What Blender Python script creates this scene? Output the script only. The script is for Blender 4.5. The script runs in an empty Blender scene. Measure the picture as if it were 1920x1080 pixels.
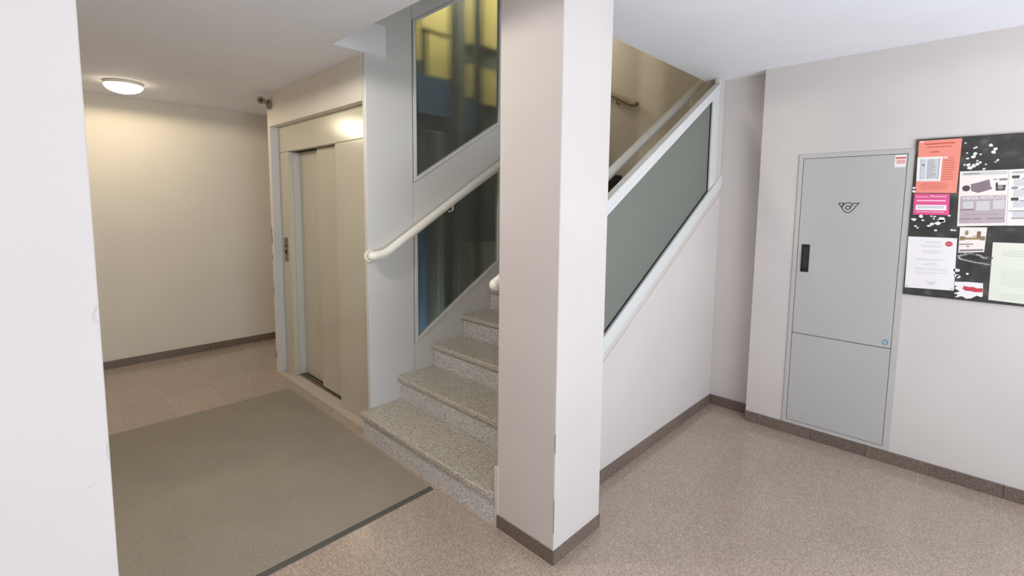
import bpy, bmesh, math, random
from mathutils import Matrix, Vector
random.seed(7)
sc = bpy.context.scene
COL = sc.collection

# ------------------------------------------------------------------ camera, world, daylight, exposure
YAW, PITCH, ROLL, FPX, CY = 0.7672116, 0.0966956, 0.0105027, 890.37, 469.017
f = Vector((math.cos(YAW) * math.cos(PITCH), math.sin(YAW) * math.cos(PITCH), -math.sin(PITCH)))
r0 = Vector((math.sin(YAW), -math.cos(YAW), 0)); u0 = r0.cross(f)
rr = math.cos(ROLL) * r0 + math.sin(ROLL) * u0
uu = -math.sin(ROLL) * r0 + math.cos(ROLL) * u0
cam = bpy.data.cameras.new('camera'); co = bpy.data.objects.new('camera', cam); COL.objects.link(co)
co.matrix_world = Matrix(((rr.x, uu.x, -f.x, 0), (rr.y, uu.y, -f.y, 0), (rr.z, uu.z, -f.z, 1.6), (0, 0, 0, 1)))
cam.sensor_width = 36; cam.lens = FPX / 1920 * 36; cam.shift_y = (CY - 540) / 1920
cam.clip_start = 0.02
sc.camera = co

w = bpy.data.worlds.new('daylight'); sc.world = w; w.use_nodes = True
bg = w.node_tree.nodes['Background']; bg.inputs[0].default_value = (0.80, 0.90, 1.0, 1); bg.inputs[1].default_value = 1.2

def area(name, loc, direction, sx, sy, power, color):
    l = bpy.data.lights.new(name, 'AREA'); l.shape = 'RECTANGLE'; l.size = sx; l.size_y = sy; l.energy = power; l.color = color
    o = bpy.data.objects.new(name, l); COL.objects.link(o); o.location = loc
    o.rotation_euler = Vector(direction).to_track_quat('-Z', 'Y').to_euler(); return o
def bulb(name, loc, power, color, rad):
    l = bpy.data.lights.new(name, 'POINT'); l.energy = power; l.color = color; l.shadow_soft_size = rad
    o = bpy.data.objects.new(name, l); COL.objects.link(o); o.location = loc; return o
area('entrance_daylight', (-.55, -2.46, 1.3), (-.25, 1, 0.0), 1.6, 2.2, 8.5, (0.92, 0.96, 1.0))
area('pavement_bounce', (1.4, -2.44, 0.5), (0.15, 1, 2.1), 2.8, 0.9, 112, (0.80, 0.90, 1.0))
bulb('upstairs_fill', (4.45, 4.0, 4.1), 25, (1.0, 0.95, 0.86), 0.12)  # unseen fill light added to lift the stairwell
bulb('lift_shaft_lamp', (2.75, 3.2, 4.2), 125, (1.0, 0.92, 0.75), 0.15)
bulb('lift_pit_fill', (2.2, 3.25, 0.2), 14, (0.85, 0.95, 1.0), 0.1)  # added light, hidden below the pane, brightens what shows through the lower glass

sc.view_settings.view_transform = 'Standard'; sc.view_settings.look = 'None'
sc.view_settings.gamma = 1; sc.view_settings.use_curve_mapping = False
sc.view_settings.exposure = 0.37
sc.cycles.use_denoising = True
sc.cycles.max_bounces = 10; sc.cycles.diffuse_bounces = 6; sc.cycles.transmission_bounces = 8
sc.cycles.caustics_reflective = False; sc.cycles.caustics_refractive = False
sc.cycles.sample_clamp_indirect = 6

# ------------------------------------------------------------------ materials
def srgb(r, g, b):
    def c(v):
        v /= 255.0
        return v / 12.92 if v <= .04045 else ((v + .055) / 1.055) ** 2.4
    return (c(r), c(g), c(b), 1)
def nodes(name):
    m = bpy.data.materials.new(name); m.use_nodes = True
    nt = m.node_tree; return m, nt, nt.nodes['Principled BSDF']
def coords(nt, scale, rnd=False):
    tc = nt.nodes.new('ShaderNodeTexCoord'); mp = nt.nodes.new('ShaderNodeMapping')
    mp.inputs['Scale'].default_value = scale if isinstance(scale, tuple) else (scale,) * 3
    nt.links.new(tc.outputs['Object'], mp.inputs['Vector'])
    if rnd:
        oi = nt.nodes.new('ShaderNodeObjectInfo'); mu = nt.nodes.new('ShaderNodeMath'); mu.operation = 'MULTIPLY'
        mu.inputs[1].default_value = 37.0; nt.links.new(oi.outputs['Random'], mu.inputs[0])
        nt.links.new(mu.outputs[0], mp.inputs['Location'])
    return mp.outputs['Vector']
def ramp(nt, fac, stops, interp='LINEAR'):
    cr = nt.nodes.new('ShaderNodeValToRGB'); cr.color_ramp.interpolation = interp
    e = cr.color_ramp.elements
    while len(e) < len(stops): e.new(0.5)
    for el, (p, c) in zip(e, stops): el.position = p; el.color = c
    nt.links.new(fac, cr.inputs[0]); return cr.outputs[0]
def paint(name, rgb, rough=0.6, bump=0.05, bscale=90, vary=0.05, spec=0.4, metal=0):
    m, nt, p = nodes(name); c = srgb(*rgb)
    n = nt.nodes.new('ShaderNodeTexNoise'); n.inputs['Scale'].default_value = 2.2; n.inputs['Detail'].default_value = 5
    nt.links.new(coords(nt, 1.0), n.inputs['Vector'])
    a = tuple(min(1, x * (1 - vary)) for x in c[:3]) + (1,); b = tuple(min(1, x * (1 + vary)) for x in c[:3]) + (1,)
    nt.links.new(ramp(nt, n.outputs['Fac'], [(.3, a), (.7, b)]), p.inputs['Base Color'])
    p.inputs['Roughness'].default_value = rough; p.inputs['Specular IOR Level'].default_value = spec; p.inputs['Metallic'].default_value = metal
    if bump:
        n2 = nt.nodes.new('ShaderNodeTexNoise'); n2.inputs['Scale'].default_value = bscale; n2.inputs['Detail'].default_value = 3
        nt.links.new(coords(nt, 1.0), n2.inputs['Vector'])
        bp = nt.nodes.new('ShaderNodeBump'); bp.inputs['Strength'].default_value = bump; bp.inputs['Distance'].default_value = .004
        nt.links.new(n2.outputs['Fac'], bp.inputs['Height']); nt.links.new(bp.outputs[0], p.inputs['Normal'])
    return m
def flat(name, rgb, rough=0.7, spec=0.3, metal=0):
    m, nt, p = nodes(name); p.inputs['Base Color'].default_value = srgb(*rgb)
    p.inputs['Roughness'].default_value = rough; p.inputs['Specular IOR Level'].default_value = spec; p.inputs['Metallic'].default_value = metal
    return m
def terrazzo(name, base, dark, light, scale, rough, spec=0.5, tone=0.12, amt=0.5):
    m, nt, p = nodes(name); v = coords(nt, 1.0, True)
    vo = nt.nodes.new('ShaderNodeTexVoronoi'); vo.inputs['Scale'].default_value = scale; nt.links.new(v, vo.inputs['Vector'])
    sep = nt.nodes.new('ShaderNodeSeparateColor'); nt.links.new(vo.outputs['Color'], sep.inputs[0])
    b, d, l = srgb(*base), srgb(*dark), srgb(*light)
    mixc = lambda a, k, t: tuple(a[i] * (1 - t) + k[i] * t for i in range(3)) + (1,)
    c1 = ramp(nt, sep.outputs[0], [(0, mixc(b, d, amt)), (.22, mixc(b, d, amt * .4)), (.45, b), (.72, mixc(b, l, amt * .35)), (.9, mixc(b, l, amt))], 'CONSTANT')
    vo2 = nt.nodes.new('ShaderNodeTexNoise'); vo2.inputs['Scale'].default_value = scale * 2.3; vo2.inputs['Detail'].default_value = 2
    nt.links.new(v, vo2.inputs['Vector'])
    c2 = ramp(nt, vo2.outputs['Fac'], [(.35, (.78, .78, .78, 1)), (.65, (1.15, 1.15, 1.15, 1))])
    mx = nt.nodes.new('ShaderNodeMix'); mx.data_type = 'RGBA'; mx.blend_type = 'MULTIPLY'; mx.inputs[0].default_value = 1
    nt.links.new(c1, mx.inputs[6]); nt.links.new(c2, mx.inputs[7])
    oi = nt.nodes.new('ShaderNodeObjectInfo'); mr = nt.nodes.new('ShaderNodeMapRange')
    mr.inputs[3].default_value = 1 - tone; mr.inputs[4].default_value = 1 + tone; nt.links.new(oi.outputs['Random'], mr.inputs[0])
    hs = nt.nodes.new('ShaderNodeHueSaturation'); nt.links.new(mr.outputs[0], hs.inputs['Value']); nt.links.new(mx.outputs[2], hs.inputs['Color'])
    nt.links.new(hs.outputs[0], p.inputs['Base Color'])
    p.inputs['Roughness'].default_value = rough; p.inputs['Specular IOR Level'].default_value = spec
    return m
def ribbed_glass(name, tint, rough, diffuse=0.0, dcol=(128, 132, 124), ribs=150, strength=0.35, milky=0.0):
    m, nt, p = nodes(name); nt.nodes.remove(p)
    out = [n for n in nt.nodes if n.type == 'OUTPUT_MATERIAL'][0]
    v = coords(nt, 1.0)
    ws = []
    for d, s in (('X', ribs), ('Z', ribs * 1.0)):
        wv = nt.nodes.new('ShaderNodeTexWave'); wv.bands_direction = d; wv.inputs['Scale'].default_value = s / 6.283 * 2; nt.links.new(v, wv.inputs['Vector']); ws.append(wv)
    ad = nt.nodes.new('ShaderNodeMath'); ad.operation = 'ADD'; nt.links.new(ws[0].outputs['Fac'], ad.inputs[0]); nt.links.new(ws[1].outputs['Fac'], ad.inputs[1])
    bp = nt.nodes.new('ShaderNodeBump'); bp.inputs['Strength'].default_value = strength; bp.inputs['Distance'].default_value = .002
    nt.links.new(ad.outputs[0], bp.inputs['Height'])
    rf = nt.nodes.new('ShaderNodeBsdfRefraction'); rf.inputs['Color'].default_value = srgb(*tint); rf.inputs['Roughness'].default_value = rough; rf.inputs['IOR'].default_value = 1.12
    nt.links.new(bp.outputs[0], rf.inputs['Normal'])
    gl = nt.nodes.new('ShaderNodeBsdfGlossy'); gl.inputs['Roughness'].default_value = .22; nt.links.new(bp.outputs[0], gl.inputs['Normal'])
    fr = nt.nodes.new('ShaderNodeFresnel'); fr.inputs['IOR'].default_value = 1.4
    mx = nt.nodes.new('ShaderNodeMixShader'); nt.links.new(fr.outputs[0], mx.inputs[0]); nt.links.new(rf.outputs[0], mx.inputs[1]); nt.links.new(gl.outputs[0], mx.inputs[2])
    last = mx.outputs[0]
    if diffuse:
        df = nt.nodes.new('ShaderNodeBsdfDiffuse'); df.inputs['Color'].default_value = srgb(*dcol)
        m2 = nt.nodes.new('ShaderNodeMixShader'); m2.inputs[0].default_value = diffuse
        nt.links.new(last, m2.inputs[1]); nt.links.new(df.outputs[0], m2.inputs[2]); last = m2.outputs[0]
    if milky:
        tl = nt.nodes.new('ShaderNodeBsdfTranslucent'); tl.inputs['Color'].default_value = srgb(*dcol)
        m3 = nt.nodes.new('ShaderNodeMixShader'); m3.inputs[0].default_value = milky
        nt.links.new(last, m3.inputs[1]); nt.links.new(tl.outputs[0], m3.inputs[2]); last = m3.outputs[0]
    nt.links.new(last, out.inputs['Surface'])
    return m
def carpet(name, rgb):
    m, nt, p = nodes(name); v = coords(nt, 1.0); c = srgb(*rgb)
    n = nt.nodes.new('ShaderNodeTexNoise'); n.inputs['Scale'].default_value = 260; n.inputs['Detail'].default_value = 3; nt.links.new(v, n.inputs['Vector'])
    n3 = nt.nodes.new('ShaderNodeTexNoise'); n3.inputs['Scale'].default_value = 3.0; n3.inputs['Detail'].default_value = 6; nt.links.new(v, n3.inputs['Vector'])
    k = lambda t: tuple(min(1, x * t) for x in c[:3]) + (1,)
    a = ramp(nt, n.outputs['Fac'], [(.3, k(.62)), (.7, k(1.38))]); b = ramp(nt, n3.outputs['Fac'], [(.3, (.95, .95, .95, 1)), (.7, (1.05, 1.05, 1.05, 1))])
    mx = nt.nodes.new('ShaderNodeMix'); mx.data_type = 'RGBA'; mx.blend_type = 'MULTIPLY'; mx.inputs[0].default_value = 1
    nt.links.new(a, mx.inputs[6]); nt.links.new(b, mx.inputs[7]); nt.links.new(mx.outputs[2], p.inputs['Base Color'])
    bp = nt.nodes.new('ShaderNodeBump'); bp.inputs['Strength'].default_value = .6; bp.inputs['Distance'].default_value = .004
    nt.links.new(n.outputs['Fac'], bp.inputs['Height']); nt.links.new(bp.outputs[0], p.inputs['Normal'])
    p.inputs['Roughness'].default_value = .95; p.inputs['Specular IOR Level'].default_value = .1
    return m
def glow(name, rgb, strength):
    m, nt, p = nodes(name); p.inputs['Base Color'].default_value = srgb(*rgb)
    p.inputs['Emission Color'].default_value = srgb(*rgb); p.inputs['Emission Strength'].default_value = strength; return m

M = dict(
    wall=paint('white_wall_paint', (208, 200, 196), .75, .06, 60, .025),
    ceil=paint('white_ceiling_paint', (238, 238, 242), .8, .04, 80, .02),
    cream=paint('cream_wall_paint', (224, 217, 204), .75, .06, 60, .03),
    dim=paint('beige_stairwell_paint', (206, 199, 185), .75, .06, 60, .03),
    steel=paint('grey_white_panel_lacquer', (214, 214, 212), .38, 0, 1, .015, .5),
    white_metal=paint('white_frame_lacquer', (216, 216, 213), .4, 0, 1, .02, .5),
    strip=paint('stone_grey_strip_paint', (204, 198, 191), .6, 0, 1, .02),
    rail=paint('cream_rail_plastic', (246, 243, 234), .35, 0, 1, .03, .5),
    lift=paint('ivory_lift_lacquer', (200, 194, 175), .2, 0, 1, .02, .6),
    jamb=paint('grey_lift_jamb_lacquer', (200, 200, 200), .35, 0, 1, .03, .5),
    sill=flat('brushed_sill_metal', (140, 130, 112), .4, .5, .8),
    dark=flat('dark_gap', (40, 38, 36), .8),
    grout=flat('pale_tile_grout', (196, 183, 169), .9),
    tile=terrazzo('brown_terrazzo_tile', (180, 162, 147), (118, 100, 88), (220, 208, 197), 300, .15, .7, .035, .55),
    skirt=terrazzo('dark_terrazzo_skirting', (118, 103, 92), (66, 54, 46), (160, 146, 134), 260, .3, .5, .10, .5),
    tread=terrazzo('beige_grey_terrazzo_tread', (204, 197, 181), (104, 98, 90), (218, 214, 204), 210, .3, .5, .05, .75),
    riser=terrazzo('grey_terrazzo_riser', (216, 213, 211), (118, 114, 112), (234, 232, 230), 210, .4, .4, .05, .75),
    mat=carpet('grey_brown_mat_pile', (152, 143, 130)),
    rubber=flat('dark_mat_rubber', (86, 82, 76), .7),
    glass=ribbed_glass('ribbed_shaft_glass', (205, 210, 208), .03, .10, (150, 156, 154), ribs=110, strength=.15),  # grey diffuse share stands in for a veil of reflected room light
    frost=ribbed_glass('frosted_balustrade_glass', (215, 220, 214), .40, .42, (196, 200, 192), ribs=260, strength=.3, milky=.4),
    cab=paint('grey_cabinet_lacquer', (184, 181, 179), .45, 0, 1, .015, .45),
    cabf=paint('grey_cabinet_frame_lacquer', (188, 186, 181), .45, 0, 1, .015, .45),
    black=flat('black_plastic', (32, 31, 30), .45),
    ink=flat('black_ink', (50, 48, 46), .7),
    lampbase=paint('white_lamp_base', (225, 220, 205), .5, 0),
    lampglass=glow('lit_lamp_glass', (255, 240, 212), 6.0),
    sensor=paint('grey_beige_plastic', (138, 130, 110), .5, 0),
    shaft_dark=flat('dark_shaft_concrete', (112, 114, 110), .8),
    shaft_yellow=paint('yellow_shaft_lining', (214, 196, 132), .6, .03, 40, .08),
    shaft_blue=paint('blue_shaft_plate', (84, 108, 138), .5, 0, 1, .08),
    shaft_black=flat('dark_guide_post', (62, 64, 62), .6),
    shaft_steel=flat('grey_guide_steel', (120, 124, 120), .45, .5, .3),
    shaft_rail=flat('bright_guide_rail', (190, 192, 188), .4, .5, .4),
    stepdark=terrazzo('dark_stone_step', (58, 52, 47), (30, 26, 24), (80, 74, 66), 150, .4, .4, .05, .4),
    brownrail=flat('beige_upper_rail', (150, 138, 116), .5),
    chip=flat('bare_plaster_chip', (196, 192, 190), .9),
    chipdark=flat('dark_paint_chip', (105, 92, 74), .9),
    # notice board and papers
    p_orange=paint('salmon_paper', (238, 148, 132), .8, 0, 1, .05, .2), p_pink=paint('magenta_paper', (222, 92, 142), .7, 0, 1, .05, .2),
    p_white=paint('white_paper', (238, 232, 232), .8, 0, 1, .02, .2), p_cream=paint('cream_paper', (238, 228, 222), .8, 0, 1, .02, .2),
    p_green=paint('pale_green_paper', (224, 224, 210), .8, 0, 1, .02, .2),
    i_grey=flat('grey_ink', (150, 146, 146), .8), i_lgrey=flat('light_grey_ink', (206, 202, 204), .8), i_dark=flat('dark_ink', (84, 80, 80), .8),
    i_mauve=flat('mauve_ink', (184, 168, 172), .8), i_mauved=flat('deep_mauve_ink', (138, 122, 128), .8), i_red=flat('red_ink', (196, 70, 82), .7), i_rust=flat('rust_ink', (206, 100, 84), .8),
    i_pinkl=flat('pale_pink_ink', (248, 196, 214), .8), i_white=flat('white_ink', (246, 238, 240), .8), i_brown=flat('brown_ink', (138, 104, 84), .8),
    i_green=flat('olive_ink', (150, 140, 100), .8), i_blue=flat('pale_blue_ink', (200, 204, 214), .8), i_gl=flat('faint_green_ink', (200, 206, 186), .8),
    i_pinkp=flat('pale_red_ink', (225, 170, 165), .8), i_cyan=flat('blue_sticker_ink', (120, 160, 170), .7),
)
def board_mat():
    m, nt, p = nodes('worn_black_board'); v = coords(nt, 1.0)
    n = nt.nodes.new('ShaderNodeTexNoise'); n.inputs['Scale'].default_value = 14; n.inputs['Detail'].default_value = 8; nt.links.new(v, n.inputs['Vector'])
    c = ramp(nt, n.outputs['Fac'], [(.3, srgb(40, 38, 36)), (.6, srgb(58, 56, 52)), (.72, srgb(90, 86, 80))])
    nt.links.new(c, p.inputs['Base Color']); p.inputs['Roughness'].default_value = .5; return m
M['board'] = board_mat()

# ------------------------------------------------------------------ geometry helpers
WORLD = {}
def wloc(o): return WORLD.get(o.name, Vector((0, 0, 0)))
def obj(name, bm, mat, parent=None, origin=None, smooth=False):
    """link a bmesh (world coordinates) as one mesh object"""
    bmesh.ops.recalc_face_normals(bm, faces=bm.faces)
    if origin is None:
        xs = [v.co for v in bm.verts]
        lo = Vector([min(c[i] for c in xs) for i in range(3)]); hi = Vector([max(c[i] for c in xs) for i in range(3)])
        origin = Vector(((lo.x + hi.x) / 2, (lo.y + hi.y) / 2, lo.z))
    origin = Vector(origin)
    bmesh.ops.translate(bm, verts=bm.verts, vec=-origin)
    me = bpy.data.meshes.new(name); bm.to_mesh(me); bm.free()
    for m in (mat if isinstance(mat, (list, tuple)) else [mat]): me.materials.append(m)
    if smooth:
        for p in me.polygons: p.use_smooth = True
    o = bpy.data.objects.new(name, me); COL.objects.link(o)
    WORLD[o.name] = origin
    o.location = origin - (wloc(parent) if parent else Vector((0, 0, 0)))
    if parent: o.parent = parent
    return o
def again(src, dx, dy, dz, parent=None):
    """a copy of a piece, sharing its mesh, moved by (dx, dy, dz)"""
    o = src.copy(); COL.objects.link(o); o.location = src.location + Vector((dx, dy, dz))
    WORLD[o.name] = wloc(src) + Vector((dx, dy, dz)); o.parent = parent or src.parent
    return o
def thing(name, label, cat, loc, group=None):
    o = bpy.data.objects.new(name, None); COL.objects.link(o); o.location = loc; WORLD[o.name] = Vector(loc)
    o.empty_display_size = .1
    return tag(o, label, cat, group)
def tag(o, label, cat, group=None):
    o['label'] = label; o['category'] = cat
    if group: o['group'] = group
    return o
def struct(o): o['kind'] = 'structure'; return o
def shell(name, loc=(0, 0, 0)):
    o = bpy.data.objects.new(name, None); COL.objects.link(o); o.location = loc; WORLD[o.name] = Vector(loc); return struct(o)
def box(x0, x1, y0, y1, z0, z1, bev=0, bm=None, seg=1):
    b = bm or bmesh.new()
    r = bmesh.ops.create_cube(b, size=1)
    vs = r['verts']
    bmesh.ops.scale(b, verts=vs, vec=(x1 - x0, y1 - y0, z1 - z0))
    bmesh.ops.translate(b, verts=vs, vec=((x0 + x1) / 2, (y0 + y1) / 2, (z0 + z1) / 2))
    if bev:
        es = list({e for v in vs for e in v.link_edges})
        bmesh.ops.bevel(b, geom=es, offset=bev, segments=seg, affect='EDGES', profile=.5)
    return b
def prism(pts, axis, a, c, bm=None, bev=0):
    """polygon pts (two coordinates) extruded along axis 'y' (pts = x,z), 'z' (x,y) or 'x' (y,z)"""
    b = bm or bmesh.new()
    mk = {'y': lambda p, t: (p[0], t, p[1]), 'z': lambda p, t: (p[0], p[1], t), 'x': lambda p, t: (t, p[0], p[1])}[axis]
    A = [b.verts.new(mk(p, a)) for p in pts]; B = [b.verts.new(mk(p, c)) for p in pts]
    fs = [b.faces.new(A), b.faces.new(B[::-1])]
    n = len(pts)
    for i in range(n): fs.append(b.faces.new((A[i], B[i], B[(i + 1) % n], A[(i + 1) % n])))
    if bev:
        bmesh.ops.recalc_face_normals(b, faces=fs)
        bmesh.ops.bevel(b, geom=list({e for f_ in fs for e in f_.edges}), offset=bev, segments=1, affect='EDGES')
    return b
def tube(path, rad, n=14, bm=None, caps=True):
    b = bm or bmesh.new(); P = [Vector(p) for p in path]; rings = []
    rad = rad if isinstance(rad, (list, tuple)) else [rad] * len(P)
    ref = Vector((0, 0, 1))
    for i, p in enumerate(P):
        t = (P[min(i + 1, len(P) - 1)] - P[max(i - 1, 0)]).normalized()
        a = t.cross(ref if abs(t.dot(ref)) < .95 else Vector((1, 0, 0))).normalized(); c = a.cross(t)
        rings.append([b.verts.new(p + rad[i] * (math.cos(q) * a + math.sin(q) * c)) for q in (2 * math.pi * k / n for k in range(n))])
    for A, B in zip(rings, rings[1:]):
        for k in range(n): b.faces.new((A[k], A[(k + 1) % n], B[(k + 1) % n], B[k]))
    if caps: b.faces.new(rings[0][::-1]); b.faces.new(rings[-1])
    return b
def curve_path(pts, rad=.06, n=5):
    """polyline with rounded corners"""
    P = [Vector(p) for p in pts]; out = [P[0]]
    for a, p, c in zip(P, P[1:], P[2:]):
        d1 = (a - p); d2 = (c - p); k = min(rad, d1.length * .45, d2.length * .45)
        s, e = p + d1.normalized() * k, p + d2.normalized() * k
        for i in range(n + 1):
            t = i / n; out.append((1 - t) ** 2 * s + 2 * t * (1 - t) * p + t * t * e)
    out.append(P[-1]); return out
def lathe(profile, c, n=36, bm=None):
    b = bm or bmesh.new(); rings = []
    for r, z in profile:
        rings.append([b.verts.new((c[0] + r * math.cos(2 * math.pi * k / n), c[1] + r * math.sin(2 * math.pi * k / n), c[2] + z)) for k in range(n)] if r > 1e-6
                     else [b.verts.new((c[0], c[1], c[2] + z))])
    for A, B in zip(rings, rings[1:]):
        for k in range(n):
            k2 = (k + 1) % n
            if len(A) == 1 and len(B) == 1: continue
            if len(A) == 1: b.faces.new((A[0], B[k2], B[k]))
            elif len(B) == 1: b.faces.new((A[k], A[k2], B[0]))
            else: b.faces.new((A[k], A[k2], B[k2], B[k]))
    return b

# ------------------------------------------------------------------ levels and planes of the place
CEIL = 2.56
XR, XN = 3.714, 3.835           # wall with the cabinet, back of the shallow niche beside it
YU0, YU1 = 1.434, 1.567         # wall below the balustrade
RISE, GO, X0 = 0.177, 0.2985, 1.53
YP = 2.90                       # lift-shaft panelling beside the stair
YBACK = 5.80

# ------------------------------------------------------------------ floor of terrazzo tiles
TS = 0.31; TX0, TY0 = 1.356, 1.665
floor = struct(obj('floor', box(-1.75, 5.1, -2.6, 5.95, -.2, -.0006), M['grout']))
def cuts(lo, hi, start):
    k0 = math.floor((lo - start) / TS); k1 = math.ceil((hi - start) / TS)
    v = [start + k * TS for k in range(k0, k1 + 1)]
    return v
# the floor's plan as rectangles that no wall, pillar or stair stands on
PLAN = [(-1.6, 1.55, -2.4, 1.22), (1.55, 1.92, -2.4, 1.218), (1.92, XR, -2.4, 1.117), (1.92, XN, 1.117, YU0), (-1.6, 1.548, 1.40, 2.92), (.10, 1.548, 1.22, 1.40),
        (-1.6, 1.61, 2.92, 4.64), (-1.6, 3.9, 4.64, YBACK)]
def seen(x, y):
    d = Vector((x, y, -1.6)); z = d.dot(f)
    if z < .3: return False
    px = 960 + FPX * d.dot(rr) / z; py = CY - FPX * d.dot(uu) / z
    if not (-60 < px < 1980 and 0 < py < 1160): return False
    if .2 < x < 1.5 and 2.1 < y < 4.05: return False         # covered by the mat
    if x < .075 * y - .1: return False                        # behind the near wall
    return True
unseen = bmesh.new(); tiles = {}; G = .0012
for xa in cuts(-1.7, 3.95, TX0):
    for ya in cuts(-2.5, 5.9, TY0):
        for (px0, px1, py0, py1) in PLAN:
            a, b_, c, d = max(xa, px0), min(xa + TS, px1), max(ya, py0), min(ya + TS, py1)
            if b_ - a < .012 or d - c < .012: continue
            a, b_, c, d = a + G, b_ - G, c + G, d - G
            if not seen((a + b_) / 2, (c + d) / 2):
                box(a, b_, c, d, -.003, 0, bm=unseen); continue
            key = (round(b_ - a, 3), round(d - c, 3))
            if key in tiles:
                s = tiles[key]; again(s, (a + b_) / 2 - wloc(s).x, (c + d) / 2 - wloc(s).y, 0)
            else: tiles[key] = obj('tile', box(a, b_, c, d, -.003, 0), M['tile'], floor)
rest = obj('tile_field', unseen, M['tile'], floor); rest['kind'] = 'stuff'

# ------------------------------------------------------------------ ceiling with the stair opening
struct(obj('ceiling', prism([(-1.7, -2.5), (4.05, -2.5), (4.05, 1.56), (1.39, 1.56), (1.39, 2.88), (1.76, 2.88), (1.76, 4.62), (3.9, 4.62), (3.9, 5.92), (-1.7, 5.92)], 'z', CEIL, CEIL + .2), M['ceil']))

# ------------------------------------------------------------------ walls
struct(obj('wall_right', box(XR, XR + .3, -2.5, 1.117, -.01, CEIL), M['wall']))
struct(obj('wall_niche', box(XN, XN + .14, 1.117, YU1, -.01, CEIL), M['wall']))
SB = lambda x: .688 + .615 * (x - 2.197)            # slope of the lower edge of the balustrade
wall_stair = struct(obj('wall_stair', prism([(1.921, -.01), (XN - .001, -.01), (XN - .001, SB(XN)), (1.921, SB(1.921))], 'y', YU0, YU1), M['wall']))
struct(obj('wall_back', box(-1.7, 4.05, YBACK, YBACK + .12, -.01, CEIL), M['cream']))
near = struct(obj('wall_left', box(-1.65, .10, 1.25, 1.40, -.01, CEIL, .002), M['wall']))
obj('paint_chip', prism([(.0985, 1.352), (.092, 1.358), (.089, 1.366), (.091, 1.374), (.096, 1.386), (.098, 1.388), (.0935, 1.372), (.0955, 1.36)], 'y', 1.2488, 1.25), M['chip'], near)
obj('paint_chip', prism([(.0985, 1.06), (.095, 1.075), (.0975, 1.10), (.0995, 1.08)], 'y', 1.2488, 1.25), M['chip'], near)
obj('paint_chip', prism([(.062, 1.016), (.078, 1.019), (.077, 1.0215), (.060, 1.0185)], 'y', 1.2492, 1.25), M['chip'], near)
struct(obj('wall_hall', box(-1.75, -1.6, -2.5, 5.9, -.01, CEIL), M['wall']))
lw = bmesh.new(); box(1.61, 1.76, YP + .045, 4.64, 2.268, CEIL, bm=lw); box(1.61, 1.80, 4.588, 4.64, -.01, 2.268, bm=lw)
wall_lift = struct(obj('wall_lift', lw, M['cream']))
for y_, z_, s in ((4.634, 1.30, 1), (4.632, 1.20, 1.6), (4.634, 1.06, .8), (4.634, .74, 1), (4.633, .12, 1.2)):
    obj('paint_chip', prism([(y_ + .006, z_), (y_ - .008 * s, z_ + .02 * s), (y_ - .004, z_ + .06 * s), (y_ + .006, z_ + .07 * s)], 'x', 1.6092, 1.61), M['chipdark'], wall_lift)
struct(obj('wall_lift_back', box(1.80, 3.98, 4.55, 4.64, -.01, CEIL), M['cream']))
# walls of the stairwell above and beyond the hall
struct(obj('wall_stair_far', box(4.95, 5.07, 1.4, 5.2, 0, 4.5), M['dim']))
struct(obj('wall_stair_near', box(XN + .14, 4.95, 1.45, YU1, 0, 4.5), M['dim']))
struct(obj('wall_upper_near', box(1.27, XN + .14, 1.44, 1.56, CEIL + .2, 4.5), M['dim']))
struct(obj('wall_upper_side', box(1.27, 1.39, 1.56, 3.0, CEIL + .2, 4.5), M['dim']))
struct(obj('wall_upper_end', box(3.9, 5.07, 5.2, 5.3, 0, 4.5), M['dim']))
struct(obj('ceiling_stairwell', box(1.27, 5.07, 1.44, 5.3, 4.5, 4.6), M['dim']))
# lift shaft behind the panelling
struct(obj('wall_shaft_side', box(3.80, 3.9, YP + .06, 4.55, 0, 4.5), M['dim']))
struct(obj('wall_shaft_back', box(1.80, 3.80, 4.45, 4.55, 0, 4.5), M['shaft_dark']))
struct(obj('wall_shaft_front', box(1.76, 1.80, YP + .06, 4.55, 2.268, 4.5), M['shaft_dark']))
# street front behind the viewer with its open doorway
wf = bmesh.new(); box(-1.65, -1.42, -2.52, -2.4, -.01, CEIL, bm=wf); box(2.85, 3.75, -2.52, -2.4, -.01, CEIL, bm=wf); box(-1.42, 2.85, -2.52, -2.4, 2.5, CEIL, bm=wf)
struct(obj('wall_front', wf, M['wall']))

# ------------------------------------------------------------------ pillar
pillar = struct(obj('pillar', box(1.556, 1.914, 1.226, 1.585, 0, CEIL, .003), M['wall']))
obj('plaster_patch', box(1.553, 1.60, 1.575, 1.606, .001, .31, .003), M['wall'], pillar)
obj('paint_chip', prism([(1.2265, .145), (1.2285, .15), (1.2285, .30), (1.2265, .31)], 'x', 1.5552, 1.557), M['chipdark'], pillar)
obj('paint_chip', prism([(1.2265, .52), (1.228, .53), (1.228, .60), (1.2265, .61)], 'x', 1.5552, 1.557), M['chipdark'], pillar)

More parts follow.
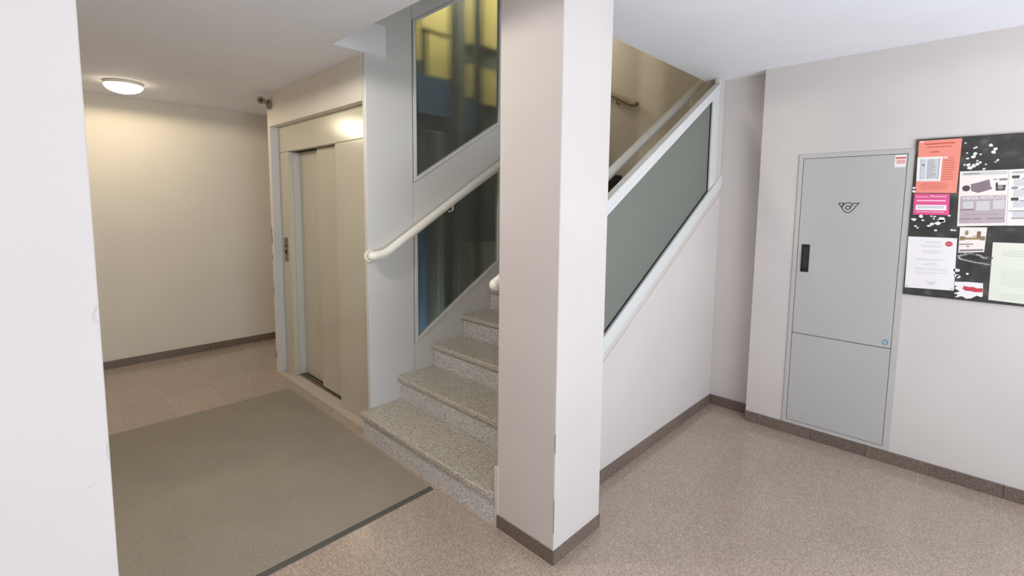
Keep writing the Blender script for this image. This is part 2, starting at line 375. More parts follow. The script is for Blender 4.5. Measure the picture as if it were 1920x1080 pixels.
# ------------------------------------------------------------------ skirting of short terrazzo pieces
def skirting(name, axis, plane, out, a, b_, start, h=.074, step=TS):
    root = shell(name, (plane if axis == 'y' else (a + b_) / 2, plane if axis == 'x' else (a + b_) / 2, 0))
    k = math.floor((a - start) / step); first = {}
    while start + k * step < b_ - .003:
        s, e = max(a, start + k * step) + .0007, min(b_, start + (k + 1) * step) - .0007; k += 1
        if e - s < .008: continue
        key = round(e - s, 3)
        if key in first:
            p, s0 = first[key]; again(p, 0 if axis == 'y' else s - s0, 0 if axis == 'x' else s - s0, 0); continue
        lo, hi = sorted((plane, plane + out))
        bm = box(lo, hi, s, e, .001, h, .001) if axis == 'y' else box(s, e, lo, hi, .001, h, .001)
        first[key] = (obj('skirting_piece', bm, M['skirt'], root), s)
    return root
skirting('baseboard_right', 'y', XR, -.014, -2.39, 1.117, .38)
skirting('baseboard_niche', 'y', XN, -.012, 1.125, YU0 - .013, 1.12)
skirting('baseboard_return', 'x', 1.117, .009, XR + .001, XN - .013, 3.7)
skirting('baseboard_stair', 'x', YU0, -.012, 1.93, XN, 1.98)
skirting('baseboard_back', 'x', YBACK, -.013, -1.59, 3.9, .1)
skirting('baseboard_pillar_front', 'y', 1.556, -.006, 1.22, 1.585, 1.215, .068, .4)
skirting('baseboard_pillar_side', 'x', 1.226, -.006, 1.556, 1.918, 1.55, .068, .4)

# ------------------------------------------------------------------ staircase
st = thing('staircase', 'straight flight of grey terrazzo steps rising behind the white pillar', 'stairs', (X0, (1.59 + YP) / 2, 0))
ys0, ys1 = 1.6075, YP - .003
riser = obj('riser', box(X0 + .022, X0 + .05, ys0, ys1, .001, RISE - .036), M['riser'], st)
tb = bmesh.new()
prof = [(X0 + .004, RISE - .034), (X0, RISE - .028), (X0, RISE - .008), (X0 + .006, RISE), (X0 + GO + .05, RISE), (X0 + GO + .05, RISE - .034)]
tread = obj('tread', prism(prof, 'y', ys0, ys1, tb), M['tread'], st)
core = bmesh.new()
NST = 9
for k in range(1, NST):
    again(riser, k * GO, 0, k * RISE); 
    if k < NST - 1: again(tread, k * GO, 0, k * RISE)
ZL = NST * RISE
obj('landing', box(X0 + (NST - 1) * GO, 4.949, YU1 + .003, 4.4, ZL - .034, ZL, .003), M['tread'], st)
pts = [(X0 + .05, .001)]
for k in range(NST): pts += [(X0 + .05 + k * GO, (k + 1) * RISE - .036), (X0 + .05 + (k + 1) * GO, (k + 1) * RISE - .036)]
pts = pts[:-1] + [(3.97, NST * RISE - .036), (3.97, NST * RISE - .25), (2.2, .001)]
obj('stair_slab', prism(pts, 'y', ys0 + .002, ys1 - .002), M['riser'], st)

up = thing('upper_staircase', 'dark stone steps of the next flight climbing beyond the landing', 'stairs', (4.4, 2.7, ZL))
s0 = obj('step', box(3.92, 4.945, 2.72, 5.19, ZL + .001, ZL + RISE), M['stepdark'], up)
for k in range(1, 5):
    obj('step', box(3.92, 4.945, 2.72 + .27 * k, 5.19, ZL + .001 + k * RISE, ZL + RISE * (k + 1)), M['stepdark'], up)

# ------------------------------------------------------------------ lift-shaft panelling with two slanted panes in view
pan = thing('shaft_panelling', 'light grey lacquered metal panelling with slanted ribbed glass panes beside the stairs', 'partition', (2.7, YP + .02, 0))
XA, XB, XC, XD, XE = 1.615, 1.979, 2.856, 3.74, 3.79     # edge, seam, post, end of second bay
LB = lambda x: .575 + .617 * (x - 2.0); LT = lambda x: 1.405 + .60 * (x - 2.0)
UB = lambda x: 1.757 + .60 * (x - 2.0); UT = lambda x: 2.880 + .66 * (x - 2.0)
obj('end_panel', box(XA, XB - .0015, YP, YP + .04, -.0, 4.5, .002), M['steel'], pan)
obj('face_sheet', prism([(XB, 0.0), (XE, 0.0), (XE, LB(XE)), (XB, LB(XB))], 'y', YP, YP + .03), M['steel'], pan)
obj('face_sheet', prism([(XB, LT(XB)), (XE, LT(XE)), (XE, UB(XE)), (XB, UB(XB))], 'y', YP, YP + .03), M['steel'], pan)
obj('face_sheet', prism([(XB, UT(XB)), (XE, UT(XE)), (XE, 4.5), (XB, 4.5)], 'y', YP, YP + .03), M['steel'], pan)
def bay(x0, x1, lo, hi):
    def quad(a, c, lo_, hi_): return [(a, lo_(a)), (c, lo_(c)), (c, hi_(c)), (a, hi_(a))]
    wd = .026; g = .003
    inner_lo, inner_hi = (lambda x: lo(x) + wd), (lambda x: hi(x) - wd)
    bm = bmesh.new()
    q = quad
    prism(q(x0 + g, x1 - g, lambda x: lo(x) + g, inner_lo), 'y', YP - .006, YP + .03, bm)
    prism(q(x0 + g, x1 - g, inner_hi, lambda x: hi(x) - g), 'y', YP - .006, YP + .03, bm)
    prism(q(x0 + g, x0 + wd, inner_lo, inner_hi), 'y', YP - .006, YP + .03, bm)
    prism(q(x1 - wd, x1 - g, inner_lo, inner_hi), 'y', YP - .006, YP + .03, bm)
    fr = obj('pane_frame', bm, M['white_metal'], pan)
    obj('glass_pane', prism(q(x0 + wd - .002, x1 - wd + .002, lambda x: lo(x) + wd - .002, lambda x: hi(x) - wd + .002), 'y', YP + .012, YP + .018), M['glass'], fr)
    bk = bmesh.new()
    prism(q(x0, x0 + .003, lo, hi), 'y', YP + .012, YP + .03, bk); prism(q(x0, x1, lo, lambda x: lo(x) + .003), 'y', YP + .012, YP + .03, bk)
    prism(q(x0, x1, lambda x: hi(x) - .003, hi), 'y', YP + .012, YP + .03, bk)
    obj('joint', bk, M['dark'], fr)
bay(XB + .003, XC, LB, LT); bay(XB + .003, XC, UB, UT); bay(XC + .02, XD, LB, LT); bay(XC + .02, XD, UB, UT)
obj('post', prism([(XC + .001, LB(XC)), (XC + .019, LB(XC + .019)), (XC + .019, UT(XC)), (XC + .001, UT(XC))], 'y', YP - .004, YP + .04), M['white_metal'], pan)
obj('end_strip', prism([(XD + .001, LB(XD)), (XE, LB(XE)), (XE, UT(XE)), (XD + .001, UT(XD))], 'y', YP, YP + .03), M['steel'], pan)

# things inside the shaft that show blurred through the ribs
lin = thing('shaft_lining', 'yellow lining with dark bars seen blurred through the upper ribbed glass', 'lining', (2.9, 3.7, 2.5))
YS = 3.62
for (xa, xb, za, zb) in ((2.50, 2.56, 2.86, 3.30), (2.63, 2.89, 2.75, 3.12), (2.52, 2.89, 3.15, 3.55), (3.07, 3.17, 2.63, 2.95), (3.07, 3.17, 3.14, 3.6), (3.235, 3.55, 2.60, 2.95), (3.235, 3.6, 3.17, 3.7)):
    obj('yellow_sheet', box(xa, xb, YS, YS + .02, za, zb, .003), M['shaft_yellow'], lin)
obj('back_sheet', box(2.3, 3.75, YS + .05, YS + .07, 1.2, 3.9), M['shaft_dark'], lin)
cwt = thing('counterweight_plates', 'blue steel plates showing as a blur behind the upper glass', 'plates', (2.8, 3.6, 2.4))
obj('plate', box(2.50, 2.87, YS - .02, YS - .001, 2.40, 2.74, .003), M['shaft_blue'], cwt)
obj('plate', box(3.03, 3.18, YS - .02, YS - .001, 2.30, 2.60, .003), M['shaft_blue'], cwt)
gr = thing('guide_rails', 'upright steel guide rails blurred behind the lower ribbed glass', 'rails', (2.7, 3.55, 0))
for (xa, xb, m_) in ((2.91, 3.03, 'shaft_dark'), (3.165, 3.225, 'shaft_black'), (2.705, 2.735, 'shaft_rail'), (2.62, 2.69, 'shaft_steel')):
    zt = 2.25 if m_ in ('shaft_rail',) or xa == 2.62 else 4.3
    obj('rail', box(xa, xb, YS - .08, YS - .05, 0, zt, .003), M[m_], gr)
obj('rail', box(2.47, 2.57, YS - .08, YS - .05, 0, 1.6, .003), M['shaft_blue'], gr)

# handrail on the panelling
hl = thing('handrail', 'cream round handrail fixed to the grey panelling, its foot bent level', 'handrail', (1.62, 2.85, 1.24))
yl = 2.85; HL = lambda x: 1.262 + .620 * (x - 1.72)
path = curve_path([(1.618, YP - .03, 1.243), (1.625, yl, 1.243), (1.715, yl, 1.254), (3.72, yl, HL(3.72))], .075, 7)
obj('rail', tube(path, .030, 16), M['rail'], hl, smooth=True)
obj('end_flange', lathe([(0, 0), (.04, 0), (.04, .008), (0, .008)], (0, 0, 0), 20), M['rail'], hl)
fl = bpy.data.objects['end_flange']; fl.rotation_euler = (math.pi / 2, 0, 0); fl.location = Vector((1.622, YP - .0005, 1.243)) - wloc(hl)
for xb in (2.30, 3.0, 3.6):
    obj('bracket', tube(curve_path([(xb, yl, HL(xb) - .02), (xb, yl, HL(xb) - .075), (xb, YP, HL(xb) - .085)], .02, 4), .007, 8), M['rail'], hl)

# ------------------------------------------------------------------ balustrade on the other side
bal = thing('glazed_balustrade', 'white framed balustrade with grey frosted glass above the sloping stair wall', 'balustrade', (2.9, 1.46, 1.2))
TB = lambda x: 1.524 + .609 * (x - 2.196); TT = lambda x: 1.607 + .600 * (x - 2.196)
xe = 3.60
sl = lambda a, c, lo, hi: [(a, lo(a)), (c, lo(c)), (c, hi(c)), (a, hi(a))]
obj('skirt_strip', prism(sl(1.921, XN - .002, lambda x: SB(x) + .001, lambda x: SB(x) + .06), 'y', 1.438, 1.56), M['strip'], bal)
obj('bottom_rail', prism(sl(1.921, XN - .002, lambda x: SB(x) + .061, lambda x: SB(x) + .157), 'y', 1.424, 1.50, bev=.003), M['white_metal'], bal)
obj('top_rail', prism(sl(1.921, 3.71, TB, TT), 'y', 1.424, 1.475, bev=.003), M['white_metal'], bal)
obj('post', prism([(xe, SB(xe) + .17), (3.7145, SB(3.7145) + .16), (3.7145, TB(3.7145) - .001), (xe, TB(xe) - .001)], 'y', 1.430, 1.47), M['white_metal'], bal)
obj('wall_strip', box(3.7165, XN - .002, 1.436, 1.47, SB(3.73) + .165, CEIL - .001, .002), M['wall'], bal)
obj('glass_pane', prism(sl(1.921, xe - .001, lambda x: SB(x) + .1575, lambda x: TB(x) - .0005), 'y', 1.447, 1.453), M['frost'], bal)
obj('glazing_bead', prism(sl(1.921, xe - .001, lambda x: SB(x) + .1575, lambda x: SB(x) + .166), 'y', 1.440, 1.4465), M['dark'], bal)
obj('glazing_bead', box(xe - .007, xe - .0005, 1.440, 1.4465, SB(xe) + .168, TB(xe) - .005), M['dark'], bal)

hr = thing('handrail', 'cream round handrail carried on thin wire brackets above the frosted glass balustrade', 'handrail', (2.5, 1.64, 1.7))
yr = 1.655; HR = lambda x: 1.768 + .602 * (x - 2.545)
path = curve_path([(1.60, yr, HR(1.66) - .03), (1.66, yr, HR(1.66)), (3.95, yr, HR(3.95))], .05, 5)
obj('rail', tube(path, .030, 16), M['rail'], hr, smooth=True)
obj('end_cap', lathe([(0, .03), (.015, .026), (.026, .015), (.03, 0), (.026, -.015), (.015, -.026), (0, -.03)], (1.60, yr, HR(1.66) - .03), 16), M['rail'], hr, smooth=True)
for xb in (2.2, 2.98, 3.72):
    obj('bracket', tube(curve_path([(xb, yr, HR(xb) - .025), (xb, yr, HR(xb) - .105), (xb + .01, 1.476, TT(xb) - .03)], .025, 5), .006, 8), M['rail'], hr)

h3 = thing('handrail', 'short dim beige handrail on the brown wall high in the stairwell', 'handrail', (4.9, 3.0, 2.9))
obj('rail', tube(curve_path([(4.90, 2.79, 2.735), (4.90, 2.86, 2.735), (4.90, 4.6, 3.72)], .05, 5), .026, 12), M['brownrail'], h3, smooth=True)
for yb, zb in ((3.06, 2.845), (3.9, 3.32)):
    obj('bracket', tube(curve_path([(4.90, yb, zb - .02), (4.90, yb, zb - .07), (4.949, yb, zb - .07)], .02, 3), .008, 8), M['brownrail'], h3)

# ------------------------------------------------------------------ lift door
el = thing('elevator', 'ivory lacquered lift entrance with sliding door leaves in the hall wall', 'elevator', (1.72, 3.77, 0))
obj('header_panel', box(1.68, 1.735, YP + .048, 4.587, 2.043, 2.267, .0015), M['lift'], el)
obj('frame_post', box(1.68, 1.724, 4.385, 4.587, .001, 2.040, .0015), M['lift'], el)
obj('jamb', box(1.726, 1.80, 4.388, 4.587, .001, 2.040, .0015), M['jamb'], el)
obj('frame_post', box(1.68, 1.735, YP + .048, 3.48, .001, 2.040, .0015), M['lift'], el)
obj('door_leaf', box(1.782, 1.80, 3.40, 4.387, .012, 2.041, .0015), M['lift'], el)
obj('door_leaf', box(1.742, 1.765, 3.30, 3.937, .012, 2.041, .0015), M['lift'], el)
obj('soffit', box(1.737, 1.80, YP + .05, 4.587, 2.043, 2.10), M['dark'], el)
obj('recess_lining', box(1.612, 1.679, 4.580, 4.5875, .001, 2.266, .0005), M['jamb'], el)
s_ = obj('sill', box(1.72, 1.80, 3.482, 4.384, .0005, .006), M['sill'], el)
obj('sill_groove', box(1.745, 1.752, 3.482, 4.384, .006, .0066), M['dark'], s_)
obj('sill_groove', box(1.772, 1.779, 3.482, 4.384, .006, .0066), M['dark'], s_)
cp = obj('call_panel', box(1.676, 1.68, 4.445, 4.525, 1.055, 1.275, .001), M['sill'], el)
obj('call_button', box(1.671, 1.676, 4.47, 4.50, 1.13, 1.16, .001), M['black'], cp)
obj('key_switch', box(1.672, 1.676, 4.475, 4.495, 1.19, 1.21, .001), M['black'], cp)

# ------------------------------------------------------------------ ceiling lamps
def lamp(loc, label, power, group, color=(1.0, .84, .60)):
    t = thing('ceiling_lamp', label, 'lamp', loc, group)
    obj('lamp_base', lathe([(0, 0), (.125, 0), (.13, -.006), (.13, -.022), (.12, -.028), (0, -.028)], loc, 40), M['lampbase'], t, smooth=True)
    obj('lamp_glass', lathe([(0, -.088), (.045, -.085), (.08, -.076), (.108, -.062), (.125, -.044), (.130, -.029), (.09, -.0285), (0, -.0285)], loc, 40), M['lampglass'], t, smooth=True)
    l = bpy.data.lights.new('lamp_bulb', 'SPOT'); l.spot_size = math.radians(179.5); l.spot_blend = .05; l.shadow_soft_size = .11; l.energy = power; l.color = color
    o = bpy.data.objects.new('lamp_bulb', l); COL.objects.link(o); o.parent = t; o.location = (0, 0, -.10)
    return t
lamp((.66, 5.08, CEIL - .0005), 'lit round ceiling lamp at the back of the corridor by the lift', 22, None)
lamp((.45, 2.3, CEIL - .0005), 'unseen ceiling lamp added over the door mat to light the stairs', 66, None, (1.0, .945, .86))  # out of view, added to bring more light to stairs and panelling
lamp((2.6, -.55, CEIL - .0005), 'unseen ceiling lamp added over the hall as warm fill for the cabinet wall', 10, None, (1.0, .93, .84))  # out of view, added as fill that warms the top of the cabinet wall

# ------------------------------------------------------------------ small spot on the lift wall corner
sp = thing('wall_sensor', 'small grey swivel sensor high on the wall corner beside the lift', 'sensor', (1.61, 4.56, 2.46))
b = bmesh.new(); bmesh.ops.create_cone(b, cap_ends=True, segments=20, radius1=.042, radius2=.038, depth=.022)
bmesh.ops.rotate(b, verts=b.verts, cent=(0, 0, 0), matrix=Matrix.Rotation(math.radians(90), 3, 'Y')); bmesh.ops.translate(b, verts=b.verts, vec=(1.5985, 4.55, 2.455))
obj('mount', b, M['sensor'], sp)
obj('arm', tube([(1.59, 4.55, 2.455), (1.565, 4.56, 2.475), (1.55, 4.57, 2.485)], .011, 10), M['sensor'], sp)
b = bmesh.new(); bmesh.ops.create_cone(b, cap_ends=True, segments=20, radius1=.029, radius2=.034, depth=.06)
bmesh.ops.bevel(b, geom=b.edges[:], offset=.006, segments=2, affect='EDGES')
q = Vector((-.45, -.85, -.2)).to_track_quat('Z', 'Y').to_matrix()
bmesh.ops.rotate(b, verts=b.verts, cent=(0, 0, 0), matrix=q); bmesh.ops.translate(b, verts=b.verts, vec=(1.545, 4.57, 2.487))
hd = obj('head', b, M['sensor'], sp)
b = bmesh.new(); bmesh.ops.create_cone(b, cap_ends=True, segments=14, radius1=.014, radius2=.012, depth=.008)
c_ = Vector((1.545, 4.57, 2.487)) + Vector((-.45, -.85, -.2)).normalized() * .031
bmesh.ops.rotate(b, verts=b.verts, cent=(0, 0, 0), matrix=q); bmesh.ops.translate(b, verts=b.verts, vec=c_)
obj('lens', b, M['black'], hd)

# ------------------------------------------------------------------ door mat
mt = thing('door_mat', 'large grey-brown carpet mat lying before the lift and stairs', 'mat', (.55, 3.1, 0))
obj('mat_pile', box(-.45, 1.520, 2.088, 4.10, .0008, .009, .003), M['mat'], mt)
obj('edge_strip', prism([(2.058, .0008), (2.0875, .0008), (2.0875, .008), (2.062, .004)], 'x', -.45, 1.520), M['rubber'], mt)

# ------------------------------------------------------------------ grey service cabinet in the wall
cb = thing('wall_cabinet', 'tall grey flush metal cabinet with a black post horn emblem', 'cabinet', (XR, .57, .075))
XF = XR - .007
fr = bmesh.new()
for a in ((.266, .299, .0755, 1.952), (.846, .870, .0755, 1.952), (.299, .846, 1.926, 1.952), (.299, .846, .0755, .099)): box(XF, XR - .0005, a[0], a[1], a[2], a[3], bm=fr)
obj('cabinet_frame', fr, M['cabf'], cb)
obj('frame_gap', box(XR - .002, XR - .0008, .299, .846, .099, 1.926), M['dark'], cb)
ud = obj('upper_door', box(XR - .0075, XR - .0025, .302, .843, .731, 1.923, .001), M['cab'], cb)
obj('lower_door', box(XR - .0075, XR - .0025, .302, .843, .102, .727, .001), M['cab'], cb)
hb = bmesh.new(); box(XR - .0125, XR - .0076, .772, .819, 1.160, 1.348, .0015, bm=hb)
hh = obj('handle', hb, M['black'], ud)
obj('handle_lever', box(XR - .0165, XR - .0126, .780, .811, 1.19, 1.33, .0015), M['ink'], hh)
def strokes(lines, wd, x0, x1):
    bm = bmesh.new()
    for ln in lines:
        for (a, c) in zip(ln, ln[1:]):
            a, c = Vector(a), Vector(c); d = (c - a)
            if d.length < 1e-6: continue
            d.normalize(); n = Vector((-d.y, d.x)) * wd / 2; e = d * wd * .35
            prism([tuple(a - e - n), tuple(c + e - n), tuple(c + e + n), tuple(a - e + n)], 'x', x0, x1, bm)
    return bm
hx = lambda X, Y: (.628 - (X - 600) * .000159, 1.629 - (Y - 365) * .0001856)
horn = [[hx(*p) for p in ln] for ln in (
    [(600, 370), (775, 370), (710, 510)],
    [(600, 370), (650, 445), (710, 515), (760, 600), (830, 668), (920, 695), (1000, 680), (1080, 610), (1200, 450), (1280, 367), (1110, 370), (1060, 410), (1010, 372), (950, 352), (850, 372), (775, 405), (735, 480), (710, 512)],
    [(1075, 400), (1010, 510)],
    [(925 + 75 * math.cos(t), 520 + 62 * math.sin(t)) for t in [2 * math.pi * k / 16 for k in range(17)]])]
obj('post_horn_emblem', strokes(horn, .0045, XR - .0082, XR - .0076), M['ink'], ud)
stk = obj('warning_sticker', box(XR - .0080, XR - .0076, .308, .360, 1.846, 1.918), M['p_white'], ud)
obj('sticker_band', box(XR - .0083, XR - .00805, .309, .356, 1.896, 1.906), M['i_rust'], stk)
obj('sticker_print', box(XR - .0083, XR - .00805, .312, .352, 1.866, 1.890), M['i_pinkp'], stk)
rs = obj('round_sticker', prism([(.331 + .016 * math.cos(t), .766 + .019 * math.sin(t)) for t in [2 * math.pi * k / 16 for k in range(16)]], 'x', XR - .0080, XR - .0076), M['i_cyan'], ud)
obj('sticker_print', prism([(.335, .776), (.339, .772), (.327, .756), (.323, .760)], 'x', XR - .0083, XR - .00805), M['i_blue'], rs)

# ------------------------------------------------------------------ notice board and its papers
XBF = XR - .014
nb = thing('notice_board', 'black worn notice board screwed to the white wall beside the cabinet', 'board', (XR, -.2, 1.08))
obj('board_panel', box(XBF, XR - .0005, -.66, .266, 1.082, 2.003, .002), M['board'], nb)
scraps = bmesh.new()
def scrap(y, z, s, n=6, sx=1.0, bm=None):
    a0 = random.random() * 6
    ps = [(y + s * sx * (0.6 + .6 * random.random()) * math.cos(a0 + 2 * math.pi * k / n), z + s * (0.5 + .6 * random.random()) * math.sin(a0 + 2 * math.pi * k / n)) for k in range(n)]
    prism(ps, 'x', XBF - .0008, XBF - .00005, bm if bm is not None else scraps)
for (y, z, s) in ((.055, 1.965, .006), (.04, 1.88, .008), (.018, 1.935, .007), (.01, 1.94, .006), (.012, 1.905, .010), (.018, 1.888, .010), (-.01, 1.90, .007), (0, 1.865, .006), (-.012, 1.855, .008),
                  (-.035, 1.845, .006), (.035, 1.845, .012), (.028, 1.828, .014), (.012, 1.84, .012), (.002, 1.845, .010), (-.045, 1.945, .010), (-.065, 1.925, .009), (-.058, 1.908, .012), (-.078, 1.865, .007), (-.07, 1.855, .005),
                  (-.03, 1.82, .008), (.05, 1.845, .006), (.045, 1.91, .005)):
    scrap(y, z, s)
for (y, z, s) in ((.245, 1.535, .012), (.215, 1.553, .010), (.205, 1.53, .008), (.17, 1.555, .006), (.155, 1.553, .006), (.158, 1.54, .005), (.165, 1.51, .012), (.14, 1.515, .012), (.176, 1.50, .009), (.125, 1.535, .018), (.122, 1.528, .016),
                  (.235, 1.495, .007), (.225, 1.485, .006), (.145, 1.475, .007), (.075, 1.478, .007), (.065, 1.478, .007), (.258, 1.70, .010), (.259, 1.72, .008), (.093, 1.56, .007), (.04, 1.22, .012), (.03, 1.215, .010), (.04, 1.25, .016), (-.005, 1.235, .006)):
    scrap(y, z, s, sx=1.2)
for k in range(26):
    t = k / 25.0; y = .035 - t * .13
    scrap(y, 1.332 + .018 * math.sin(math.pi * min(1, t * 1.3)) * (1 if t < .77 else .6), .006, 5, 1.3)
    scrap(y, 1.322 - .028 * t ** .6, .005, 5, 1.3)
ps = obj('paper_remnants', scraps, M['p_white'], nb); ps['kind'] = 'stuff'
ps['label'] = 'white torn paper remnants and glue marks'
class Sheet:
    def __init__(s, name, label, cat, q, mat, layer=1, group='papers on the notice board', outline=None):
        s.q = q; s.x = XBF - .0008 * layer; s.n = 0
        tl, tr, br, bl = q
        pts = [s.at(*p) for p in outline] if outline else q
        s.o = tag(obj(name, prism(list(pts), 'x', s.x, s.x + .0005), mat), label, cat, group)
    def at(s, u, v):
        tl, tr, br, bl = s.q
        a = (tl[0] + (tr[0] - tl[0]) * u, tl[1] + (tr[1] - tl[1]) * u); b_ = (bl[0] + (br[0] - bl[0]) * u, bl[1] + (br[1] - bl[1]) * u)
        return (a[0] + (b_[0] - a[0]) * v, a[1] + (b_[1] - a[1]) * v)
    def ink(s, name, mat, rects=(), polys=(), lift=0):
        n_ = len(rects) + len(polys)
        if n_ > 1 and 'lines' not in name:
            for q_ in rects: s.ink(name, mat, [q_], (), lift); s.n -= 1
            for q_ in polys: s.ink(name, mat, (), [q_], lift); s.n -= 1
            s.n += 1; return
        s.n += 1; x = s.x - .0001 * (s.n + lift)
        bm = bmesh.new()
        for (u0_, v0_, u1_, v1_) in rects: prism([s.at(u0_, v0_), s.at(u1_, v0_), s.at(u1_, v1_), s.at(u0_, v1_)], 'x', x, x + .00009, bm)
        for pl in polys: prism([s.at(*p) for p in pl], 'x', x, x + .00009, bm)
        o = obj(name, bm, mat, s.o)
        if n_ > 1: o['kind'] = 'stuff'
        return o
    def text(s, body, mat, u, v, hu, hv):
        s.n += 1; x = s.x - .0001 * s.n
        cu = bpy.data.curves.new('lettering', 'FONT'); cu.body = body; cu.resolution_u = 2
        t = bpy.data.objects.new('lettering_source', cu); COL.objects.link(t)
        dg = bpy.context.evaluated_depsgraph_get(); me = bpy.data.meshes.new_from_object(t.evaluated_get(dg))
        bpy.data.objects.remove(t)
        bm = bmesh.new(); bm.from_mesh(me)
        x0 = min(p.co.x for p in bm.verts); x1 = max(p.co.x for p in bm.verts); y0 = min(p.co.y for p in bm.verts); y1 = max(p.co.y for p in bm.verts)
        for p in bm.verts:
            a = s.at(u + hu * (p.co.x - x0) / (x1 - x0), v + hv * (1 - (p.co.y - y0) / (y1 - y0)))
            p.co = (x, a[0], a[1])
        return obj('lettering', bm, mat, s.o)
def rows(u0_, u1_, v0_, v1_, n, fill=.45, jag=.2):
    out = []
    for k in range(n):
        v = v0_ + (v1_ - v0_) * k / n; j = random.random() * jag * (u1_ - u0_)
        out.append((u0_, v, u1_ - j, v + (v1_ - v0_) / n * fill))
    return out
def oval(cu_, cv_, ru, rv, n=18): return [(cu_ + ru * math.cos(2 * math.pi * k / n), cv_ + rv * math.sin(2 * math.pi * k / n)) for k in range(n)]

s = Sheet('flyer', 'salmon orange printed notice in the top corner of the board', 'notice', [(.255, 1.993), (.071, 1.994), (.072, 1.689), (.251, 1.691)], M['p_orange'])
s.ink('print_lines', M['i_rust'], [(.15, .055, .85, .085), (.2, .12, .78, .14), (.3, .21, .5, .235)] + rows(.62, .92, .34, .78, 10, .3) + rows(.12, .88, .82, .95, 4, .3))
s.ink('tape', M['p_cream'], [(.03, .005, .10, .03), (.6, .325, .72, .35)])
s = Sheet('note', 'small white note with grey columns stuck on the salmon notice', 'note', [(.2555, 1.899), (.146, 1.898), (.146, 1.758), (.2515, 1.759)], M['p_white'], 2)
s.ink('column', M['i_blue'], [(.16, .09, .36, .92)]); s.ink('column', M['i_lgrey'], [(.40, .09, .88, .92)])
s.ink('print_lines', M['i_grey'], rows(.42, .82, .12, .9, 13, .35, .5) + [(.88, .06, .91, .93), (.14, .06, .16, .93)])
s.ink('picture', M['i_dark'], [(.22, .30, .30, .36)])
s = Sheet('card', 'magenta pink card with a white strip under the salmon notice', 'card', [(.255, 1.687), (.100, 1.685), (.094, 1.563), (.253, 1.563)], M['p_pink'])
s.ink('white_strip', M['i_white'], [(.07, .53, .92, .78)]); s.ink('print_lines', M['i_pinkl'], [(.06, .14, .42, .17), (.08, .30, .9, .36), (.08, .85, .85, .88)])
s.ink('strip_print', M['i_lgrey'], [(.12, .58, .86, .70)]); s.text('Museum!', M['i_white'], .47, .07, .44, .10)
s = Sheet('poster', 'white poster with grey machine picture and mauve text block', 'poster', [(.066, 1.809), (-.1245, 1.812), (-.1375, 1.513), (.056, 1.501)], M['p_cream'])
s.ink('header_band', M['i_lgrey'], [(.04, .02, .97, .08)]); s.ink('print_lines', M['i_grey'], [(.08, .04, .42, .06)])
s.ink('picture', M['i_mauved'], polys=[[(.24, .24), (.40, .21), (.62, .16), (.66, .30), (.70, .33), (.55, .37), (.40, .40), (.26, .36)]])
s.ink('picture', M['i_dark'], polys=[oval(.15, .31, .085, .055), [(.75, .24), (.79, .21), (.80, .27), (.96, .27), (.94, .37), (.76, .37)]])
s.ink('picture', M['i_grey'], [(.70, .155, .78, .175), (.82, .15, .98, .19)], [oval(.85, .31, .06, .035)])
s.ink('text_block', M['i_mauve'], [(.04, .45, .97, .95)])
s.ink('text_block', M['i_lgrey'], [(.10, .55, .32, .68), (.38, .55, .66, .72), (.72, .54, .95, .70)])
s.ink('print_lines', M['i_mauved'], [(.05, .86, .28, .875), (.32, .86, .50, .875), (.60, .86, .94, .875), (.05, .69, .34, .71), (.15, .79, .85, .795)])
s.text('WIENER MISTPLATZ', M['i_white'], .07, .465, .87, .055)
s = Sheet('poster', 'white poster sheet with small dark icons and ruled text rows', 'poster', [(-.1255, 1.812), (-.325, 1.818), (-.335, 1.52), (-.1385, 1.512)], M['p_cream'])
s.ink('text_block', M['i_lgrey'], [(.06, .03, .95, .08)] + [(.1, .17 + .19 * k, .95, .30 + .19 * k) for k in range(4)])
s.ink('icon', M['i_dark'], [(.06, .11, .20, .16), (.06, .50, .20, .555)]); s.ink('icon', M['i_grey'], polys=[oval(.12, .33, .07, .025)])
s.ink('print_lines', M['i_grey'], [(.05, .05, .4, .06), (.25, .155, .95, .17), (.25, .345, .95, .36), (.23, .55, .95, .565), (.03, .73, .95, .745), (.08, .86, .9, .88)])
s = Sheet('postcard', 'small photo card of a pale room with two lower captions', 'card', [(.043, 1.496), (-.066, 1.499), (-.064, 1.363), (.040, 1.351)], M['p_cream'])
s.ink('picture', M['i_green'], [(.02, .40, .98, .49)], [oval(.27, .22, .07, .10)]); s.ink('picture', M['i_brown'], [(.65, .16, .80, .42), (.02, .36, .22, .42), (.80, .36, .97, .40)])
s.ink('picture', M['i_pinkp'], [(.50, .32, .64, .42)]); s.ink('print_lines', M['i_dark'], [(.02, .49, .20, .51), (.80, .49, .97, .515)])
s.ink('print_lines', M['i_mauved'], [(.02, .65, .55, .69), (.04, .88, .95, .95)]); s.ink('logo', M['i_dark'], polys=[[(.30, .74), (.36, .73), (.44, .78), (.32, .77)]])
s = Sheet('letter', 'white typed letter with an oval red stamp low on the board', 'letter', [(.2645, 1.432), (.050, 1.433), (.042, 1.132), (.260, 1.124)], M['p_white'])
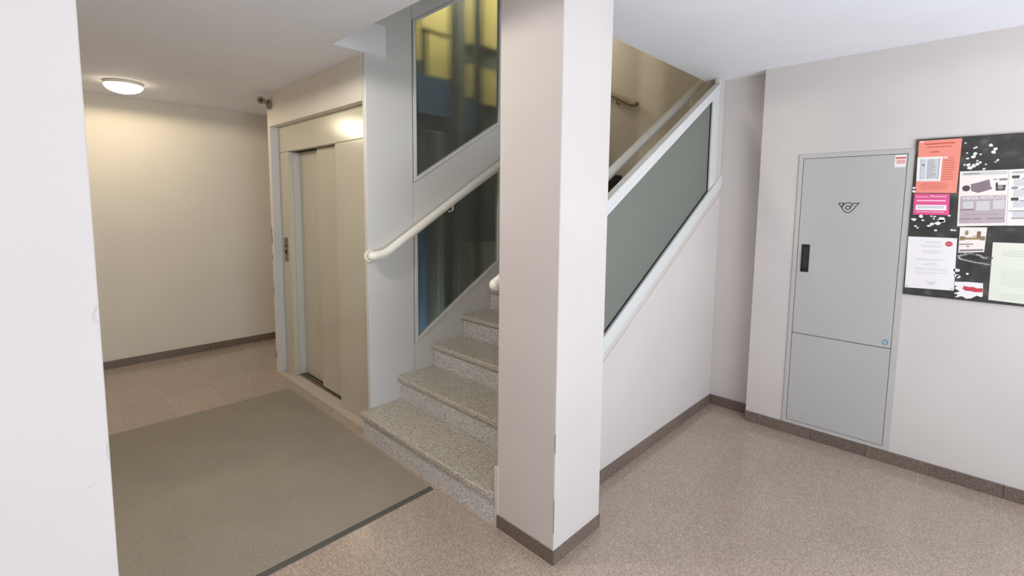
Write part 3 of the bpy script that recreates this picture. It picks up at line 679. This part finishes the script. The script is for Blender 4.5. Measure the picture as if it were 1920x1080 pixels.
s.ink('print_lines', M['i_lgrey'], [(.38, .08, .70, .09), (.36, .105, .68, .115), (.26, .155, .72, .165), (.30, .18, .68, .19), (.32, .26, .72, .275), (.34, .30, .68, .312), (.18, .42, .80, .43), (.20, .44, .70, .448), (.40, .50, .62, .512), (.34, .53, .68, .542), (.18, .60, .86, .61), (.18, .63, .84, .64), (.18, .68, .86, .69), (.2, .71, .6, .72)])
s.ink('print_lines', M['i_grey'], [(.42, .86, .64, .865), (.45, .885, .62, .89), (.46, .91, .58, .915)])
s.ink('stamp', M['i_red'], polys=[oval(.845, .115, .075, .05)]); s.ink('stamp_print', M['i_pinkp'], [(.79, .10, .90, .106), (.79, .125, .90, .131)])
s.ink('tape', M['i_gl'], [(.93, .005, .98, .025), (.01, .95, .06, .985), (.93, .96, .98, .99)])
s = Sheet('notice_sheet', 'pale green printed sheet low on the board', 'notice', [(-.094, 1.419), (-.305, 1.422), (-.315, 1.095), (-.100, 1.100)], M['p_green'])
s.ink('print_lines', M['i_gl'], [(.3, .13, .95, .145), (.2, .17, .95, .185), (.2, .21, .9, .225)] + rows(.2, .95, .45, .75, 9, .25) + rows(.2, .95, .86, .97, 4, .3))
torn = [(0, .02), (.5, 0), (1, .04), (1, .45), (1, .82), (.96, .88), (.8, .80), (.62, .97), (.45, 1.0), (.30, .86), (.05, .96), (.16, .78), (.0, .70), (.22, .58), (.02, .40), (.10, .28), (0, .22)]
s = Sheet('torn_label', 'torn white scrap with smeared red print at the foot of the board', 'scrap', [(.045, 1.186), (-.073, 1.193), (-.078, 1.100), (.042, 1.088)], M['p_white'], 1, outline=torn)
s.ink('print', M['i_red'], polys=[[(.36, .24), (.55, .30), (.66, .28), (.80, .36), (.99, .34), (.99, .58), (.75, .60), (.60, .55), (.40, .52), (.30, .40)]])

# ------------------------------------------------------------------ street door frame behind the viewer
en = shell('door_1', (.7, -2.46, 0))
for a in ((-1.419, -1.36, .001, 2.499), (2.79, 2.849, .001, 2.499), (-1.36, 2.79, 2.43, 2.499)):
    obj('door_frame', box(a[0], a[1], -2.51, -2.41, a[2], a[3], .004), M['shaft_dark'], en)
